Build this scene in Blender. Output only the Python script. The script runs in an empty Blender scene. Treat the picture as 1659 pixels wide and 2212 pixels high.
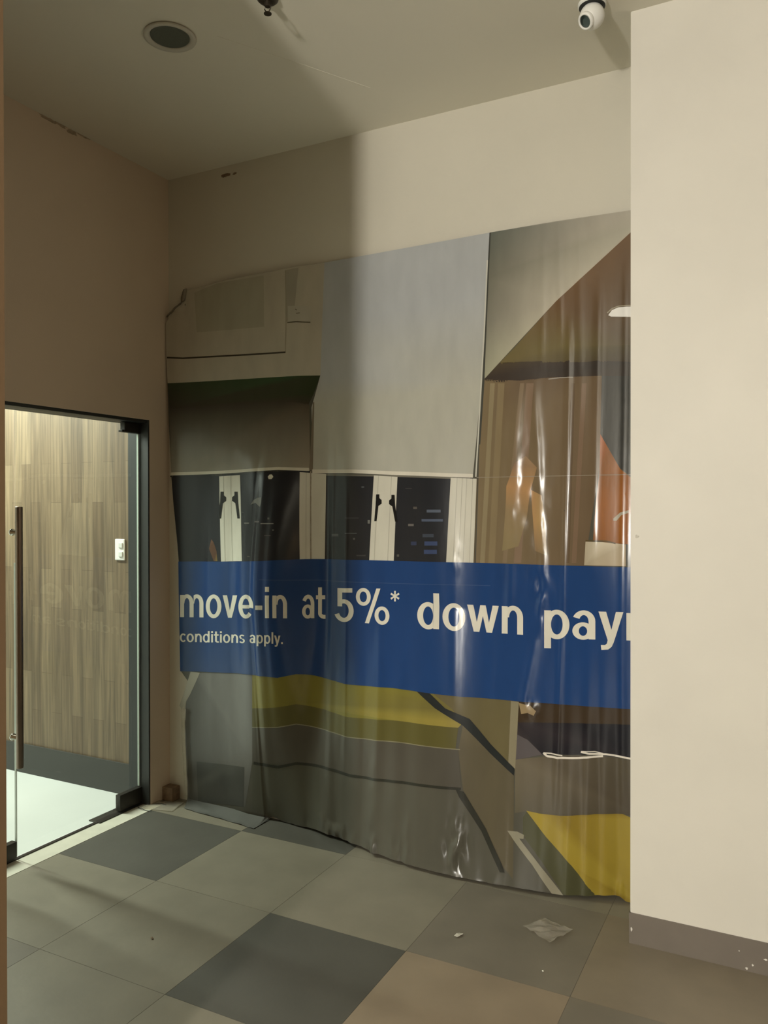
import bpy, bmesh, math, random
from mathutils import Vector, Matrix, noise
from mathutils.geometry import tessellate_polygon
R = math.radians
random.seed(4)
sc = bpy.context.scene
col = sc.collection

# ------------------------------------------------------------------ camera
YAW, PITCH, ROLL, FPX = R(27.222), R(-0.332), R(-0.073), 1727.0
CX, CY, EYE = 829.5, 1106.0, Vector((0, 0, 1.6))
fw = Vector((-math.sin(YAW)*math.cos(PITCH), math.cos(YAW)*math.cos(PITCH), math.sin(PITCH)))
rt = Vector((math.cos(YAW), math.sin(YAW), 0)); up = rt.cross(fw)
rt, up = math.cos(ROLL)*rt + math.sin(ROLL)*up, -math.sin(ROLL)*rt + math.cos(ROLL)*up
cam = bpy.data.cameras.new('camera'); camo = bpy.data.objects.new('camera', cam); col.objects.link(camo)
cam.sensor_fit = 'VERTICAL'; cam.sensor_height = 24.0; cam.lens = 24.0*FPX/2212.0
m = Matrix.Identity(4)
for i, v in enumerate((rt, up, -fw)):
    for j in range(3): m[j][i] = v[j]
m[0][3], m[1][3], m[2][3] = EYE
camo.matrix_world = m; cam.clip_start = 0.05
sc.camera = camo

# ------------------------------------------------------------------ light, exposure
sc.view_settings.view_transform = 'Standard'; sc.view_settings.look = 'None'
sc.view_settings.gamma = 1; sc.view_settings.exposure = 0.0
w = bpy.data.worlds.new('dim_hall'); sc.world = w; w.use_nodes = True
w.node_tree.nodes['Background'].inputs[0].default_value = (0.74, 0.67, 0.46, 1)
w.node_tree.nodes['Background'].inputs[1].default_value = 0.15

def area(name, loc, size, power, color, target=None, sy=None):
    l = bpy.data.lights.new(name, 'AREA'); l.energy = power; l.color = color
    l.shape = 'RECTANGLE'; l.size = size; l.size_y = sy or size
    o = bpy.data.objects.new(name, l); col.objects.link(o); o.location = loc
    d = (Vector(target) - Vector(loc)) if target else Vector((0, 0, -1))
    o.rotation_euler = d.to_track_quat('-Z', 'Y').to_euler()
    return o
def point(name, loc, rad, power, color):
    l = bpy.data.lights.new(name, 'POINT'); l.energy = power; l.color = color; l.shadow_soft_size = rad
    o = bpy.data.objects.new(name, l); col.objects.link(o); o.location = loc
    return o
# hall lamp behind the camera (throws the wall shadow edge), a lit shopfront far behind, a warm lamp to the right
point('hall_lamp_light', (-1.05, -3.0, 2.20), 0.13, 690, (1.0, 0.955, 0.855))
area('shopfront_light', (-1.05, -6.2, 1.9), 0.5, 60, (1.0, 0.95, 0.86), (-0.6, 3.0, 1.6), 1.3)
point('warm_lamp_light', (1.3, -0.9, 2.1), 0.25, 11, (1.0, 0.62, 0.30))
# long strip fitting in the bright room behind the glass door
ssl = area('shop_strip_light', (-4.75, 2.60, 2.72), 1.9, 155, (0.93, 1.0, 0.90), None, 0.07); ssl.rotation_euler = (0, 0, 0)
area('shop_panel_light', (-5.6, 1.2, 2.70), 1.2, 10, (0.93, 1.0, 0.92))

# ------------------------------------------------------------------ helpers
def ray(x, y): return (rt*((x-CX)/FPX) - up*((y-CY)/FPX) + fw)
def on(x, y, ax, val):
    d = ray(x, y); return EYE + d*((val-EYE[ax])/d[ax])

def nodes(name):
    mt = bpy.data.materials.new(name); mt.use_nodes = True
    nt = mt.node_tree; return mt, nt, nt.nodes['Principled BSDF']
def mat(name, c, rough=0.6, metal=0.0, spec=0.5, var=0.0, vscale=8.0, bump=0.0, bscale=60.0, detail=4.0, stretch=(1, 1, 1), **kw):
    mt, nt, b = nodes(name)
    b.inputs['Base Color'].default_value = (*c, 1); b.inputs['Roughness'].default_value = rough
    b.inputs['Metallic'].default_value = metal; b.inputs['Specular IOR Level'].default_value = spec
    for k, v in kw.items(): b.inputs[k].default_value = v
    tc = nt.nodes.new('ShaderNodeTexCoord'); mp = nt.nodes.new('ShaderNodeMapping')
    mp.inputs['Scale'].default_value = stretch
    nt.links.new(tc.outputs['Object'], mp.inputs[0])
    if var:
        n = nt.nodes.new('ShaderNodeTexNoise'); n.inputs['Scale'].default_value = vscale; n.inputs['Detail'].default_value = detail
        r = nt.nodes.new('ShaderNodeMapRange'); r.inputs['From Min'].default_value = 0.3; r.inputs['From Max'].default_value = 0.7
        r.inputs['To Min'].default_value = 1-var; r.inputs['To Max'].default_value = 1+var
        mx = nt.nodes.new('ShaderNodeMix'); mx.data_type = 'RGBA'; mx.blend_type = 'MULTIPLY'; mx.inputs[0].default_value = 1
        mx.inputs[6].default_value = (*c, 1)
        nt.links.new(mp.outputs[0], n.inputs['Vector']); nt.links.new(n.outputs[0], r.inputs[0])
        nt.links.new(r.outputs[0], mx.inputs[7]); nt.links.new(mx.outputs[2], b.inputs['Base Color'])
    if bump:
        n = nt.nodes.new('ShaderNodeTexNoise'); n.inputs['Scale'].default_value = bscale; n.inputs['Detail'].default_value = 3
        bp = nt.nodes.new('ShaderNodeBump'); bp.inputs['Strength'].default_value = bump; bp.inputs['Distance'].default_value = 0.01
        nt.links.new(mp.outputs[0], n.inputs['Vector']); nt.links.new(n.outputs[0], bp.inputs['Height'])
        nt.links.new(bp.outputs[0], b.inputs['Normal'])
    return mt

M = {}
M['paint'] = mat('beige_wall_paint', (0.60, 0.565, 0.475), 0.55, var=0.03, vscale=2.0, bump=0.04, bscale=120)
M['paint_col'] = mat('semi_gloss_column_paint', (0.70, 0.67, 0.60), 0.5, spec=0.4, var=0.03, vscale=3.0, bump=0.05, bscale=30)
M['paint_left'] = mat('brownish_wall_paint', (0.66, 0.54, 0.42), 0.6, var=0.03, vscale=2.0, bump=0.04, bscale=120)
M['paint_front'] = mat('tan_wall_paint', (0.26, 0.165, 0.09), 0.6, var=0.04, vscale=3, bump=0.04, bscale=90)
M['ceil'] = mat('ceiling_paint', (0.72, 0.68, 0.58), 0.7, var=0.02, vscale=1.5, bump=0.03, bscale=90)
M['base'] = mat('taupe_skirting_paint', (0.17, 0.145, 0.12), 0.45, var=0.05, vscale=9)
M['chip'] = mat('bare_plaster_chip', (0.75, 0.72, 0.66), 0.8, var=0.1, vscale=90)
M['stone'] = mat('pale_threshold_stone', (0.62, 0.60, 0.50), 0.5, var=0.06, vscale=14)
M['grout'] = mat('dark_grout', (0.13, 0.115, 0.09), 0.9, var=0.1, vscale=40)
M['frame'] = mat('charcoal_aluminium', (0.035, 0.037, 0.035), 0.5, metal=0.2, var=0.05)
M['patch'] = mat('dark_bronze_fitting', (0.045, 0.04, 0.034), 0.38, metal=0.6, var=0.08, vscale=20)
M['steel'] = mat('brushed_steel', (0.24, 0.185, 0.15), 0.33, metal=1.0, var=0.08, vscale=30, stretch=(1, 1, 0.05))
M['chrome'] = mat('polished_chrome', (0.85, 0.85, 0.82), 0.12, metal=1.0, var=0.02)
M['seal'] = mat('polished_glass_edge', (0.62, 0.70, 0.64), 0.3, var=0.1, vscale=8, stretch=(1, 1, 0.3))
M['white'] = mat('white_plastic', (0.80, 0.79, 0.75), 0.35, var=0.02)
M['whitebtn'] = mat('off_white_button', (0.66, 0.66, 0.62), 0.3, var=0.02)
M['shopfloor'] = mat('bright_shop_floor_tile', (0.56, 0.58, 0.55), 0.45, var=0.03, vscale=3)
M['shopwall'] = mat('white_shop_wall', (0.75, 0.76, 0.72), 0.7, var=0.02)
M['black'] = mat('matte_black', (0.012, 0.012, 0.012), 0.6, var=0.1)
M['lens'] = mat('dark_green_lens', (0.02, 0.03, 0.028), 0.12, var=0.05)
M['mesh'] = mat('grey_green_grille', (0.085, 0.092, 0.072), 0.7, var=0.12, vscale=200)
M['rim'] = mat('aged_white_rim', (0.50, 0.47, 0.40), 0.5, var=0.05)
M['bronze'] = mat('dark_brass', (0.05, 0.04, 0.028), 0.4, metal=0.7, var=0.1)
M['stain'] = mat('brown_stain', (0.20, 0.13, 0.08), 0.8, var=0.25, vscale=40)
M['faint'] = mat('faint_damp_mark', (0.40, 0.31, 0.22), 0.8, var=0.25, vscale=40)
M['shopboard'] = mat('charcoal_skirting_board', (0.042, 0.041, 0.036), 0.55, var=0.05)

def glass_mat():
    mt, nt, b = nodes('clear_door_glass')
    out = nt.nodes['Material Output']
    tr = nt.nodes.new('ShaderNodeBsdfTransparent'); tr.inputs[0].default_value = (0.93, 0.95, 0.93, 1)
    gl = nt.nodes.new('ShaderNodeBsdfGlossy'); gl.inputs['Roughness'].default_value = 0.02
    fr = nt.nodes.new('ShaderNodeFresnel'); fr.inputs[0].default_value = 1.45
    mx = nt.nodes.new('ShaderNodeMixShader')
    ge = nt.nodes.new('ShaderNodeNewGeometry'); mt2 = nt.nodes.new('ShaderNodeMath'); mt2.operation = 'SUBTRACT'; mt2.inputs[0].default_value = 1
    mt3 = nt.nodes.new('ShaderNodeMath'); mt3.operation = 'MULTIPLY'
    nt.links.new(ge.outputs['Backfacing'], mt2.inputs[1]); nt.links.new(mt2.outputs[0], mt3.inputs[0]); nt.links.new(fr.outputs[0], mt3.inputs[1])
    nt.links.new(mt3.outputs[0], mx.inputs[0]); nt.links.new(tr.outputs[0], mx.inputs[1]); nt.links.new(gl.outputs[0], mx.inputs[2])
    nt.links.new(mx.outputs[0], out.inputs[0]); nt.nodes.remove(b); return mt
M['glass'] = glass_mat()
def film_mat():
    mt, nt, b = nodes('clear_plastic_film')
    out = nt.nodes['Material Output']
    tr = nt.nodes.new('ShaderNodeBsdfTransparent'); tr.inputs[0].default_value = (0.9, 0.88, 0.84, 1)
    b.inputs['Base Color'].default_value = (0.7, 0.66, 0.58, 1); b.inputs['Roughness'].default_value = 0.15
    n = nt.nodes.new('ShaderNodeTexNoise'); n.inputs['Scale'].default_value = 40
    r = nt.nodes.new('ShaderNodeMapRange'); r.inputs['To Min'].default_value = 0.05; r.inputs['To Max'].default_value = 0.30
    mx = nt.nodes.new('ShaderNodeMixShader')
    nt.links.new(n.outputs[0], r.inputs[0]); nt.links.new(r.outputs[0], mx.inputs[0])
    nt.links.new(tr.outputs[0], mx.inputs[1]); nt.links.new(b.outputs[0], mx.inputs[2]); nt.links.new(mx.outputs[0], out.inputs[0])
    return mt
M['film'] = film_mat()
def wood_mat():
    mt, nt, b = nodes('oak_plank_cladding')
    tc = nt.nodes.new('ShaderNodeTexCoord')
    sep = nt.nodes.new('ShaderNodeSeparateXYZ'); nt.links.new(tc.outputs['Object'], sep.inputs[0])
    cmb = nt.nodes.new('ShaderNodeCombineXYZ')           # planks run vertically: brick rows along world X
    nt.links.new(sep.outputs[2], cmb.inputs[0]); nt.links.new(sep.outputs[0], cmb.inputs[1])
    br = nt.nodes.new('ShaderNodeTexBrick'); br.inputs['Scale'].default_value = 1.0
    br.inputs['Brick Width'].default_value = 0.62; br.inputs['Row Height'].default_value = 0.085
    br.inputs['Mortar Size'].default_value = 0.0008; br.offset = 0.37; br.offset_frequency = 2
    br.inputs['Color1'].default_value = (0.118, 0.080, 0.045, 1); br.inputs['Color2'].default_value = (0.182, 0.132, 0.078, 1)
    br.inputs['Mortar'].default_value = (0.08, 0.055, 0.03, 1); br.inputs['Bias'].default_value = 0.1
    nt.links.new(cmb.outputs[0], br.inputs['Vector'])
    mp = nt.nodes.new('ShaderNodeMapping'); mp.inputs['Scale'].default_value = (55, 55, 2.2)
    n = nt.nodes.new('ShaderNodeTexNoise'); n.inputs['Scale'].default_value = 1.0; n.inputs['Detail'].default_value = 6; n.inputs['Distortion'].default_value = 0.6
    nt.links.new(tc.outputs['Object'], mp.inputs[0]); nt.links.new(mp.outputs[0], n.inputs['Vector'])
    r = nt.nodes.new('ShaderNodeMapRange'); r.inputs['From Min'].default_value = 0.3; r.inputs['From Max'].default_value = 0.7
    r.inputs['To Min'].default_value = 0.62; r.inputs['To Max'].default_value = 1.2
    mx = nt.nodes.new('ShaderNodeMix'); mx.data_type = 'RGBA'; mx.blend_type = 'MULTIPLY'; mx.inputs[0].default_value = 1
    nt.links.new(n.outputs[0], r.inputs[0]); nt.links.new(br.outputs[0], mx.inputs[6]); nt.links.new(r.outputs[0], mx.inputs[7])
    nt.links.new(mx.outputs[2], b.inputs['Base Color']); b.inputs['Roughness'].default_value = 0.5
    return mt
M['wood'] = wood_mat()
def attr_mat(name, attr, rough, spec, var, vscale, bump, bscale, stretch=(1, 1, 1), coat=0.0):
    mt, nt, b = nodes(name)
    a = nt.nodes.new('ShaderNodeAttribute'); a.attribute_name = attr
    tc = nt.nodes.new('ShaderNodeTexCoord'); mp = nt.nodes.new('ShaderNodeMapping'); mp.inputs['Scale'].default_value = stretch
    nt.links.new(tc.outputs['Object'], mp.inputs[0])
    n = nt.nodes.new('ShaderNodeTexNoise'); n.inputs['Scale'].default_value = vscale; n.inputs['Detail'].default_value = 5
    r = nt.nodes.new('ShaderNodeMapRange'); r.inputs['From Min'].default_value = 0.3; r.inputs['From Max'].default_value = 0.7
    r.inputs['To Min'].default_value = 1-var; r.inputs['To Max'].default_value = 1+var
    mx = nt.nodes.new('ShaderNodeMix'); mx.data_type = 'RGBA'; mx.blend_type = 'MULTIPLY'; mx.inputs[0].default_value = 1
    nt.links.new(mp.outputs[0], n.inputs['Vector']); nt.links.new(n.outputs[0], r.inputs[0])
    nt.links.new(a.outputs['Color'], mx.inputs[6]); nt.links.new(r.outputs[0], mx.inputs[7]); nt.links.new(mx.outputs[2], b.inputs['Base Color'])
    b.inputs['Roughness'].default_value = rough; b.inputs['Specular IOR Level'].default_value = spec
    b.inputs['Coat Weight'].default_value = coat; b.inputs['Coat Roughness'].default_value = 0.12
    n2 = nt.nodes.new('ShaderNodeTexNoise'); n2.inputs['Scale'].default_value = bscale; n2.inputs['Detail'].default_value = 2
    bp = nt.nodes.new('ShaderNodeBump'); bp.inputs['Strength'].default_value = bump; bp.inputs['Distance'].default_value = 0.01
    nt.links.new(mp.outputs[0], n2.inputs['Vector']); nt.links.new(n2.outputs[0], bp.inputs['Height']); nt.links.new(bp.outputs[0], b.inputs['Normal'])
    return mt
M['vinyl'] = attr_mat('printed_glossy_vinyl', 'ink', 0.22, 0.36, 0.05, 5, 0.05, 9, (3.0, 1, 1.0), 0.0)
M['tile'] = attr_mat('matte_floor_tile', 'ink', 0.50, 0.4, 0.09, 5, 0.05, 40)

def mesh_obj(name, bm, mt, parent=None, smooth=False):
    me = bpy.data.meshes.new(name); bm.normal_update(); bm.to_mesh(me); bm.free()
    o = bpy.data.objects.new(name, me); col.objects.link(o)
    for x in (mt if isinstance(mt, (list, tuple)) else [mt]): me.materials.append(x)
    if smooth:
        for p in me.polygons: p.use_smooth = True
    if parent: o.parent = parent
    return o
def box(bm, x0, x1, y0, y1, z0, z1, bev=0.0):
    r = bmesh.ops.create_cube(bm, size=1)
    vs = r['verts']
    for v in vs:
        v.co = Vector(((x0+x1)/2+v.co.x*(x1-x0), (y0+y1)/2+v.co.y*(y1-y0), (z0+z1)/2+v.co.z*(z1-z0)))
    if bev:
        es = list({e for v in vs for e in v.link_edges})
        bmesh.ops.bevel(bm, geom=es, offset=bev, segments=2, affect='EDGES', profile=0.6)
def bx(name, mt, b, parent=None, bev=0.0):
    bm = bmesh.new(); box(bm, *b, bev=bev); return mesh_obj(name, bm, mt, parent)
def lathe(bm, prof, n=40, M4=None):
    rings = []
    for r, z in prof:
        ring = []
        for i in range(n):
            a = 2*math.pi*i/n; c = Vector((r*math.cos(a), r*math.sin(a), z))
            ring.append(bm.verts.new(M4 @ c if M4 else c))
        rings.append(ring)
    for a, b in zip(rings, rings[1:]):
        for i in range(n): bm.faces.new((a[i], a[(i+1) % n], b[(i+1) % n], b[i]))
    for ring in (rings[0], rings[-1]):
        if (ring[0].co-ring[n//2].co).length > 1e-5: bm.faces.new(ring)
    bmesh.ops.recalc_face_normals(bm, faces=bm.faces)
def tube(bm, pts, r, n=10):
    pts = [Vector(p) for p in pts]; rings = []
    for i, p in enumerate(pts):
        t = (pts[min(i+1, len(pts)-1)]-pts[max(i-1, 0)]).normalized()
        a = t.cross(Vector((0, 0, 1)))
        if a.length < 1e-3: a = t.cross(Vector((1, 0, 0)))
        a.normalize(); b = t.cross(a)
        rings.append([bm.verts.new(p+a*(r*math.cos(2*math.pi*k/n))+b*(r*math.sin(2*math.pi*k/n))) for k in range(n)])
    for a, b in zip(rings, rings[1:]):
        for i in range(n): bm.faces.new((a[i], a[(i+1) % n], b[(i+1) % n], b[i]))
    bm.faces.new(rings[0]); bm.faces.new(rings[-1]); bmesh.ops.recalc_face_normals(bm, faces=bm.faces)
def empty(name, loc):
    o = bpy.data.objects.new(name, None); col.objects.link(o); o.location = loc; o.empty_display_size = 0.05; return o
def tag(o, label, cat, group=None):
    o['label'] = label; o['category'] = cat
    if group: o['group'] = group
    return o
def struct(o, label=None):
    o['kind'] = 'structure'
    if label: o['label'] = label
    return o
def keep(o, p):                      # parent without moving the world-space mesh
    o.parent = p; o.matrix_parent_inverse = Matrix.Translation(p.location).inverted(); return o

# ------------------------------------------------------------------ the setting
XL, YB, ZC = -3.08, 3.39, 3.407
DY1, DZ = 3.235, 2.07                # door opening: far jamb and head height
PX, PY = -0.537, 3.017               # column edge and face
bm = bmesh.new(); box(bm, XL-0.15, 1.6, YB, YB+0.15, 0, ZC)
wall_back = struct(mesh_obj('wall_back', bm, M['paint']), 'back wall of beige paint behind the hanging banner')
bm = bmesh.new()
box(bm, XL-0.15, XL, DY1+0.005, YB, 0, ZC); box(bm, XL-0.15, XL, 1.217, DY1+0.005, DZ, ZC)
wall_left = struct(mesh_obj('wall_left', bm, M['paint_left']), 'left wall of brownish paint above the glass door')
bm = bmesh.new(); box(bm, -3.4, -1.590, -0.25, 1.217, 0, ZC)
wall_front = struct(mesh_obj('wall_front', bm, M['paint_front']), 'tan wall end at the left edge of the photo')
bm = bmesh.new(); box(bm, PX, 1.6, PY, YB, 0, ZC)
es = [e for e in bm.edges if all(abs(v.co.x-PX) < 1e-4 and abs(v.co.y-PY) < 1e-4 for v in e.verts)]
bmesh.ops.bevel(bm, geom=es, offset=0.003, segments=2, affect='EDGES')
wall_right = struct(mesh_obj('wall_right', bm, M['paint_col']), 'smooth pale column standing forward on the right')
bm = bmesh.new(); box(bm, -3.3, 3.2, -7.0, YB+0.15, ZC, ZC+0.1)
ceiling = struct(mesh_obj('ceiling', bm, M['ceil']))
# skirting of the column: three chips show bare plaster
zb = 0.112
bm = bmesh.new(); box(bm, PX-0.0035, 1.6, PY-0.004, PY+0.02, 0.0, zb); box(bm, PX-0.0035, PX+0.02, PY, YB, 0.0, zb)
baseboard = struct(mesh_obj('baseboard_right', bm, M['base']), 'taupe painted skirting along the foot of the column')
def blob(bm, c, ax, ay, rx, ry, n=14, jag=0.35, nrm=None, h=0.0012, seed=0):
    rnd = random.Random(seed); c = Vector(c); vs = []; top = []
    nrm = nrm or Vector((0, 0, 1))
    for i in range(n):
        a = 2*math.pi*i/n; k = 1+jag*(rnd.random()-0.5)*2
        p = c+ax*(rx*k*math.cos(a))+ay*(ry*k*math.sin(a))
        vs.append(bm.verts.new(p)); top.append(bm.verts.new(p*1.0+nrm*h-(p-c)*0.12))
    bm.faces.new(top)
    for i in range(n): bm.faces.new((vs[i], vs[(i+1) % n], top[(i+1) % n], top[i]))
    bmesh.ops.recalc_face_normals(bm, faces=bm.faces)
ex, ez, ey = Vector((1, 0, 0)), Vector((0, 0, 1)), Vector((0, -1, 0))
bm = bmesh.new()
for i, (px, py, rx, rz) in enumerate([(1364, 2007, .003, .008), (1613, 2092, .004, .004), (1626, 2085, .003, .004), (1654, 2073, .006, .003), (1597, 2054, .002, .002)]):
    blob(bm, on(px, py, 1, PY-0.0042), ex, ez, rx, rz, nrm=ey, seed=i)
keep(mesh_obj('paint_chip', bm, M['chip']), baseboard)
# marks on the walls
bm = bmesh.new()
blob(bm, on(489, 378, 1, YB), ex, ez, .030, .008, nrm=ey, h=.002, seed=3); blob(bm, on(483, 380, 1, YB), ex, ez, .012, .010, nrm=ey, h=.004, seed=4)
blob(bm, on(507, 375, 1, YB), ex, ez, .012, .005, nrm=ey, h=.002, seed=5)
keep(mesh_obj('stain', bm, M['stain']), wall_back)
bm = bmesh.new()
for i, (px, py, r1, r2) in enumerate([(105, 258, .05, .008), (130, 268, .04, .010), (155, 286, .03, .012), (182, 295, .04, .006)]):
    blob(bm, on(px, py, 0, XL), Vector((0, 1, 0)), ez, r1, r2, nrm=Vector((1, 0, 0)), h=.002, seed=i+9)
keep(mesh_obj('stain', bm, M['faint']), wall_left)
bm = bmesh.new(); blob(bm, on(1376, 1159, 1, PY), ex, ez, .006, .006, nrm=ey, seed=2)
keep(mesh_obj('dent', bm, M['rim']), wall_right)
# faint joint line across the ceiling board
bm = bmesh.new(); a = on(470, 78, 2, ZC); b = on(800, 190, 2, ZC)
tube(bm, [a, a.lerp(b, .5)+Vector((0.004, 0, 0)), b], 0.0012, 6); keep(mesh_obj('board_joint', bm, M['ceil']), ceiling)

# floor tiles: one mesh, colour per tile
T, TX, TY = 0.594, -3.028, 2.592
LIGHT = (0.203, 0.182, 0.138); DARK = (0.084, 0.080, 0.067); WARM = (0.20, 0.165, 0.12); MID = (0.165, 0.145, 0.113)
tcol = {(0, 0): DARK, (2, -1): DARK, (1, 1): DARK, (3, 0): MID, (3, -1): (0.235, 0.185, 0.13), (4, -1): MID, (4, 0): WARM, (2, 0): LIGHT, (4, -2): MID,
        (5, -1): MID, (0, -2): MID, (5, 0): MID}
bm = bmesh.new(); cl = bm.loops.layers.float_color.new('ink')
rnd = random.Random(7)
g = 0.0008
box(bm, XL-0.01, 3.2, -7.0, YB, -0.05, -0.0008)
for f in bm.faces: f.material_index = 1
for i in range(-1, 11):
    for j in range(-17, 2):
        x0, x1, y0, y1 = TX+i*T, TX+(i+1)*T, TY+j*T, TY+(j+1)*T
        x0 = max(x0, TX); x1 = min(x1, 3.2); y1 = min(y1, YB)
        if x1-x0 < .01 or y1-y0 < .01: continue
        c = tcol.get((i, j)) or (DARK if (i*3+j*2) % 11 == 4 else LIGHT)
        k = 1+(rnd.random()-0.5)*0.10; c = (c[0]*k, c[1]*k, c[2]*k)
        v = [bm.verts.new(p) for p in ((x0+g, y0+g, 0), (x1-g, y0+g, 0), (x1-g, y1-g, 0), (x0+g, y1-g, 0))]
        lo = [bm.verts.new((p.co.x, p.co.y, -0.0009)) for p in v]
        fs = [bm.faces.new(v)]+[bm.faces.new((v[q], lo[q], lo[(q+1) % 4], v[(q+1) % 4])) for q in range(4)]
        for f in fs:
            f.material_index = 0
            for l in f.loops: l[cl] = (*c, 1)
bmesh.ops.recalc_face_normals(bm, faces=bm.faces)
floor = struct(mesh_obj('floor', bm, [M['tile'], M['grout']]), 'matte beige floor tiles with a few dark grey ones')
struct(bx('trim_1', M['stone'], (XL-0.075, TX-0.0012, 1.3, 3.3, -0.02, 0.0012)), 'pale stone threshold strip below the glass door')
# the bright room behind the glass
bm = bmesh.new(); box(bm, -8.0, XL-0.076, 0.2, 3.5, -0.04, 0.0)
struct(mesh_obj('floor', bm, M['shopfloor']), 'bright white floor of the room behind the glass door')
WY = 3.30
bm = bmesh.new(); box(bm, -8.0, XL-0.15, WY, WY+0.1, 0, 2.8)
wall_wood = struct(mesh_obj('wall_far', bm, M['wood']), 'oak plank wall seen through the glass door')
z1 = on(160, 1627, 1, WY).z
struct(bx('baseboard_far', M['shopboard'], (-8.0, XL-0.15, WY-0.012, WY, 0, z1)), 'wide charcoal skirting below the oak plank wall')
bm = bmesh.new(); box(bm, -8.1, -8.0, 0.2, 3.4, 0, 2.8); box(bm, -8.0, -3.4, 0.1, 0.2, 0, 2.8)
struct(mesh_obj('wall_outer', bm, M['shopwall']), 'white wall of the room behind the glass door')
bm = bmesh.new(); box(bm, -8.0, XL-0.15, 0.2, 3.4, 2.8, 2.9)
struct(mesh_obj('ceiling', bm, M['shopwall']))

# ------------------------------------------------------------------ glass door
GX = -3.150
bm = bmesh.new()
box(bm, XL-0.148, XL-0.002, DY1-0.004, WY+0.0, 0.0, DZ, .002)          # far jamb lining
box(bm, XL-0.148, XL-0.012, 1.32, DY1-0.003, DZ-0.016, DZ+0.004, .002)   # head
struct(mesh_obj('trim_2', bm, M['frame']), 'charcoal metal frame around the glass door')
door = struct(empty('door_1', (GX, 2.47, 0)), 'frameless glass door leaf with a long pull handle and dark corner fittings')
LY = 2.462
bm = bmesh.new(); box(bm, GX-.005, GX+.005, LY, DY1-0.014, 0.016, DZ-0.020)
keep(mesh_obj('glass_pane', bm, M['glass']), door)
bm = bmesh.new(); box(bm, GX-.0052, GX+.0052, DY1-0.0135, DY1-0.0075, 0.10, 1.995); 
keep(mesh_obj('edge_seal', bm, M['seal']), door)
bm = bmesh.new(); box(bm, GX-.0055, GX+.0055, LY-.004, LY-.0002, 0.016, 1.35)
keep(mesh_obj('edge_seal', bm, M['seal']), door)
bm = bmesh.new()
box(bm, GX-.017, GX+.017, 3.075, DY1-0.005, 0.012, 0.095, .003); 
keep(mesh_obj('bottom_fitting', bm, M['patch']), door)
bm = bmesh.new(); box(bm, GX-.017, GX+.017, 3.115, DY1-0.005, DZ-0.072, DZ-0.017, .003); box(bm, GX-.014, GX+.014, 3.10, 3.12, DZ-0.072, DZ-0.060, .002)
keep(mesh_obj('top_fitting', bm, M['patch']), door)
def pull(parent, y, gx=GX):
    bm = bmesh.new(); M4 = Matrix.Translation((gx+0.052, y, 0))
    lathe(bm, [(0.0, .43), (.0145, .43), (.016, .433), (.016, 1.602), (.0145, 1.605), (0.0, 1.605)], 24, M4)
    h = keep(mesh_obj('pull_handle', bm, M['steel'], smooth=True), parent)
    for z in (0.565, 1.49):
        bm = bmesh.new(); M5 = Matrix.Translation((gx+.004, y, z)) @ Matrix.Rotation(R(90), 4, 'Y')
        lathe(bm, [(0, 0), (.016, 0), (.016, .005), (.010, .007), (.010, .036), (0, .036)], 20, M5)
        s = mesh_obj('standoff', bm, M['chrome'], smooth=True); s.parent = h; s.matrix_parent_inverse = h.matrix_world.inverted()
        s.matrix_parent_inverse = Matrix.Identity(4)
        s['label'] = 'polished chrome standoff'
hy = on(42, 1400, 0, GX+0.052).y
pull(door, hy)
door2 = struct(empty('door_2', (GX, 2.0, 0)), 'second glass door leaf, mostly hidden by the tan wall end at the left edge')
bm = bmesh.new(); box(bm, GX-.005, GX+.005, 1.62, LY-.012, 0.016, DZ-0.020)
keep(mesh_obj('glass_pane', bm, M['glass']), door2)
bm = bmesh.new(); box(bm, GX-.017, GX+.017, LY-.20, LY-.010, 0.012, 0.088, .003)
keep(mesh_obj('bottom_fitting', bm, M['patch']), door2)
pull(door2, 2.25)
# steel floor-spring cover and track
bm = bmesh.new()
A = [on(184, 1771, 2, 0), on(217, 1780, 2, 0), on(316, 1731, 2, 0), on(285, 1722, 2, 0)]
box(bm, XL-.125, XL-.045, 2.93, 3.23, 0.0015, 0.006, .0015)
fp = tag(mesh_obj('floor_spring_cover', bm, M['patch']), 'dark metal cover plate on the floor under the glass door hinge', 'floor plate')
bm = bmesh.new(); box(bm, GX-.010, GX+.010, 1.62, 2.93, 0.0013, 0.006, .001)
tag(mesh_obj('floor_track', bm, M['patch']), 'thin dark strip on the floor under the glass door edge', 'floor strip')

# switch plate on the oak wall
c = on(261, 1187, 1, WY)
sw = tag(empty('switch_plate', c), 'white rectangular switch plate with two buttons on the oak plank wall', 'switch')
bm = bmesh.new(); box(bm, c.x-.036, c.x+.036, WY-.010, WY, c.z-.060, c.z+.060, .006)
keep(mesh_obj('plate', bm, M['white']), sw)
for dz in (.024, -.026):
    bm = bmesh.new(); box(bm, c.x-.004, c.x+.026, WY-.016, WY-.009, c.z+dz-.015, c.z+dz+.015, .004)
    keep(mesh_obj('button', bm, M['whitebtn']), sw)

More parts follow.
